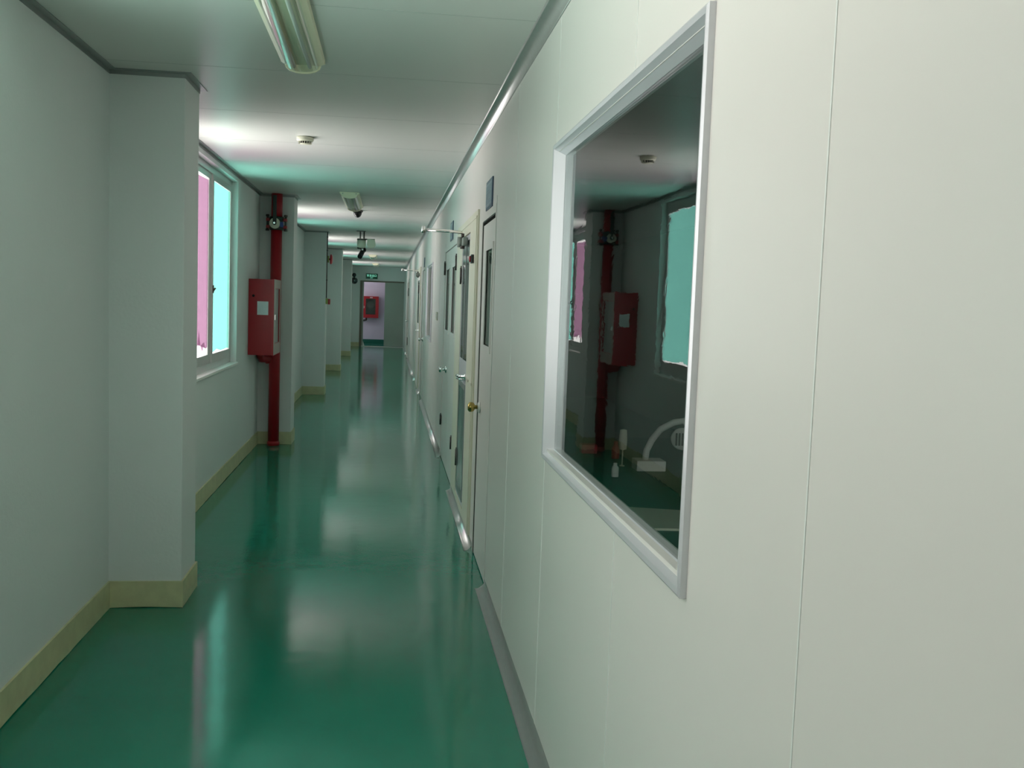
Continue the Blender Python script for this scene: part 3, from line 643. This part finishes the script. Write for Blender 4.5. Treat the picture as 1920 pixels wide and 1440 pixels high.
mb = MB(); mb.box((x0 + .24, 32.676, z1 - .06), (x0 + .33, 32.68, z1 - .03)); T.part('name_label', mb, 'white', dr)
mb = MB(); mb.tube([(-.70, 32.8, .87), (-.70, 32.8, .80), (-.78, 32.82, .78), (-.9, 32.85, .78)], .03, 12); T.part('pipe_stub', mb, 'rubber')

# ---------------------------------------------------------------- alarm bell, conduit and call point on the third pier
bx = XP
T = Thing('alarm_bell', (bx, 15.32, 2.08), 'red round alarm bell on the third pier, high on the conduit', 'bell')
mb = MB(); mb.box((bx + .001, 15.26, 2.03), (bx + .035, 15.36, 2.13), bev=.004); T.part('back_box', mb, 'yellowgreen')
mb = MB(); mb.lathe([(.015, 0), (.015, .02), (.070, .02), (.078, .028), (.076, .042), (.055, .056), (.02, .060), (0, .060)], (bx + .030, 15.31, 2.08), (1, 0, 0)); T.part('gong', mb, 'redp')
T = Thing('conduit', (bx, 15.24, 1.5), 'thin dark conduit down the third pier between bell and call point', 'conduit')
mb = MB(); mb.cyl((bx + .010, 15.225, 1.482), (bx + .010, 15.225, ZC - .006), .008, 10); T.part('tube', mb, 'steel_dark')
for z in (1.75, 2.2, 2.4):
    mb = MB(); mb.box((bx + .001, 15.205, z), (bx + .022, 15.245, z + .018)); T.part('saddle_clip', mb, 'steel_dark')
T = Thing('call_point', (bx, 15.25, 1.44), 'small red fire call point low on the third pier conduit', 'alarm call point')
mb = MB(); mb.box((bx + .001, 15.195, 1.395), (bx + .035, 15.30, 1.48), bev=.003); T.part('back_box', mb, 'yellowgreen')
mb = MB(); mb.box((bx + .035, 15.195, 1.39), (bx + .068, 15.30, 1.475), bev=.005); T.part('push_box', mb, 'redp')

# ---------------------------------------------------------------- black speaker at the far left, exit sign
T = Thing('wall_speaker', (-1.0, 30.2, 2.1), 'black rounded speaker on the left wall near the corridor end', 'speaker')
mb = MB(); mb.lathe([(0, 0), (.07, .01), (.10, .06), (.10, .12), (.06, .20), (0, .22)], (-1.06, 30.35, 2.05), (.35, -1, -.2)); T.part('horn', mb, 'black')
mb = MB(); mb.lathe([(0, 0), (.05, .01), (.065, .05), (.05, .10), (0, .12)], (-1.05, 30.3, 2.20), (.3, -1, 0)); T.part('driver', mb, 'black')
mb = MB(); mb.tube([(XL + .001, 30.3, 2.2), (-1.15, 30.3, 2.2), (-1.06, 30.28, 2.2)], .014, 10); T.part('bracket', mb, 'steel_dark')
T = Thing('exit_sign', (-.52, Y1, 2.12), 'green exit sign above the doorway at the corridor end', 'sign')
mb = MB(); mb.box((-.70, Y1 - .03, 2.118), (-.34, Y1 - .001, 2.28), bev=.004); T.part('sign_box', mb, 'exit_green')
def text_part(T, name, s, size, loc, m, rot=(PI / 2, 0, 0), ext=.001):
    cu = bpy.data.curves.new(name, 'FONT'); cu.body = s; cu.size = size; cu.extrude = ext; cu.align_x = 'CENTER'; cu.align_y = 'CENTER'; cu.resolution_u = 2
    to = bpy.data.objects.new(name, cu); COL.objects.link(to); bpy.context.view_layer.update()
    me = bpy.data.meshes.new_from_object(to.evaluated_get(bpy.context.evaluated_depsgraph_get()))
    bpy.data.objects.remove(to); me.materials.clear(); me.materials.append(M[m])
    o = bpy.data.objects.new(name, me); COL.objects.link(o); o.parent = T.o; o.location = Vector(loc) - T.loc; o.rotation_euler = rot
    return o
text_part(T, 'lettering', '安全出口', .078, (-.52, Y1 - .0315, 2.215), 'exit_text')
text_part(T, 'small_lettering', 'EXIT', .040, (-.52, Y1 - .0315, 2.148), 'exit_text')
T = Thing('door_wedge', (-.74, Y1 + .02, .02), 'small white wedge at the foot of the far doorway jamb', 'door wedge')
mb = MB(); mb.prism([(-.755, .0185), (-.70, .0185), (-.745, .16), (-.755, .16)], Y1 + .03, Y1 + .07); T.part('wedge', mb, 'white')

# ---------------------------------------------------------------- workbench behind the near viewing window
T = Thing('workbench', (1.2, 3.6, 0), 'dark green topped workbench in the unlit room behind the viewing window', 'workbench')
mb = MB(); mb.box((.72, 2.2, .735), (1.62, 5.4, .765), bev=.004); T.part('bench_top', mb, 'bench_green')
for lx in (.78, 1.56):
    for ly in (2.3, 5.3):
        mb = MB(); mb.box((lx - .02, ly - .02, .001), (lx + .02, ly + .02, .735)); T.part('leg', mb, 'steel_dark')
B = .7652
T = Thing('bench_lamp', (1.25, 4.3, B), 'white curved tube lamp with slotted round head on the workbench', 'lamp')
mb = MB(); mb.box((1.135, 4.26, B), (1.27, 4.36, B + .048), bev=.004); T.part('base', mb, 'white')
mb = MB(); mb.tube([(1.185, 4.31, B + .048), (1.19, 4.31, B + .09), (1.21, 4.30, B + .14), (1.245, 4.29, B + .19), (1.30, 4.27, B + .225), (1.34, 4.25, B + .235), (1.365, 4.22, B + .21), (1.34, 4.18, B + .18)], .015, 14); T.part('neck', mb, 'white')
mb = MB(); mb.lathe([(0, 0), (.045, .004), (.05, .02), (.045, .035), (0, .04)], (1.31, 4.17, B + .165), (-.3, -1, .1)); hd = T.part('head', mb, 'white')
mb = MB()
for k in range(5): mb.box((1.268 + .014 * k, 4.124, B + .14), (1.274 + .014 * k, 4.1285, B + .195))
T.part('slots', mb, 'rubber', hd)
T = Thing('dropper_bottle', (1.10, 4.2, B), 'upright white nozzle bottle left of the curved lamp', 'bottle')
mb = MB(); mb.lathe([(.012, 0), (.012, .004), (.003, .006), (.003, .075), (.017, .08), (.020, .12), (.016, .17), (0, .175)], (1.10, 4.40, B + .0)); T.part('body', mb, 'offwhite')
T = Thing('red_bottle', (1.13, 4.6, B), 'small red bottle standing on the workbench', 'bottle')
mb = MB(); mb.lathe([(.018, 0), (.020, .004), (.020, .05), (.010, .07), (.010, .085), (0, .087)], (1.12, 4.62, B)); T.part('body', mb, 'redp')
T = Thing('red_box', (1.0, 4.8, B), 'small red box at the far end of the workbench', 'box')
mb = MB(); mb.box((.98, 4.76, B), (1.06, 4.82, B + .045), bev=.002); T.part('body', mb, 'redp')
T = Thing('white_bottle', (1.0, 4.07, B), 'short white bottle in front of the red bottle on the bench', 'bottle')
mb = MB(); mb.lathe([(.015, 0), (.016, .003), (.016, .04), (.009, .05), (.009, .06), (0, .061)], (1.00, 4.12, B)); T.part('body', mb, 'white')
T = Thing('document_sleeve', (.95, 3.3, B), 'pale plastic sleeve with papers lying on the workbench', 'papers')
mb = MB(); mb.prism([(.80, 3.12), (1.06, 3.10), (1.08, 3.40), (.86, 3.46)], B, B + .008, axis='z'); T.part('sheet', mb, 'offwhite')
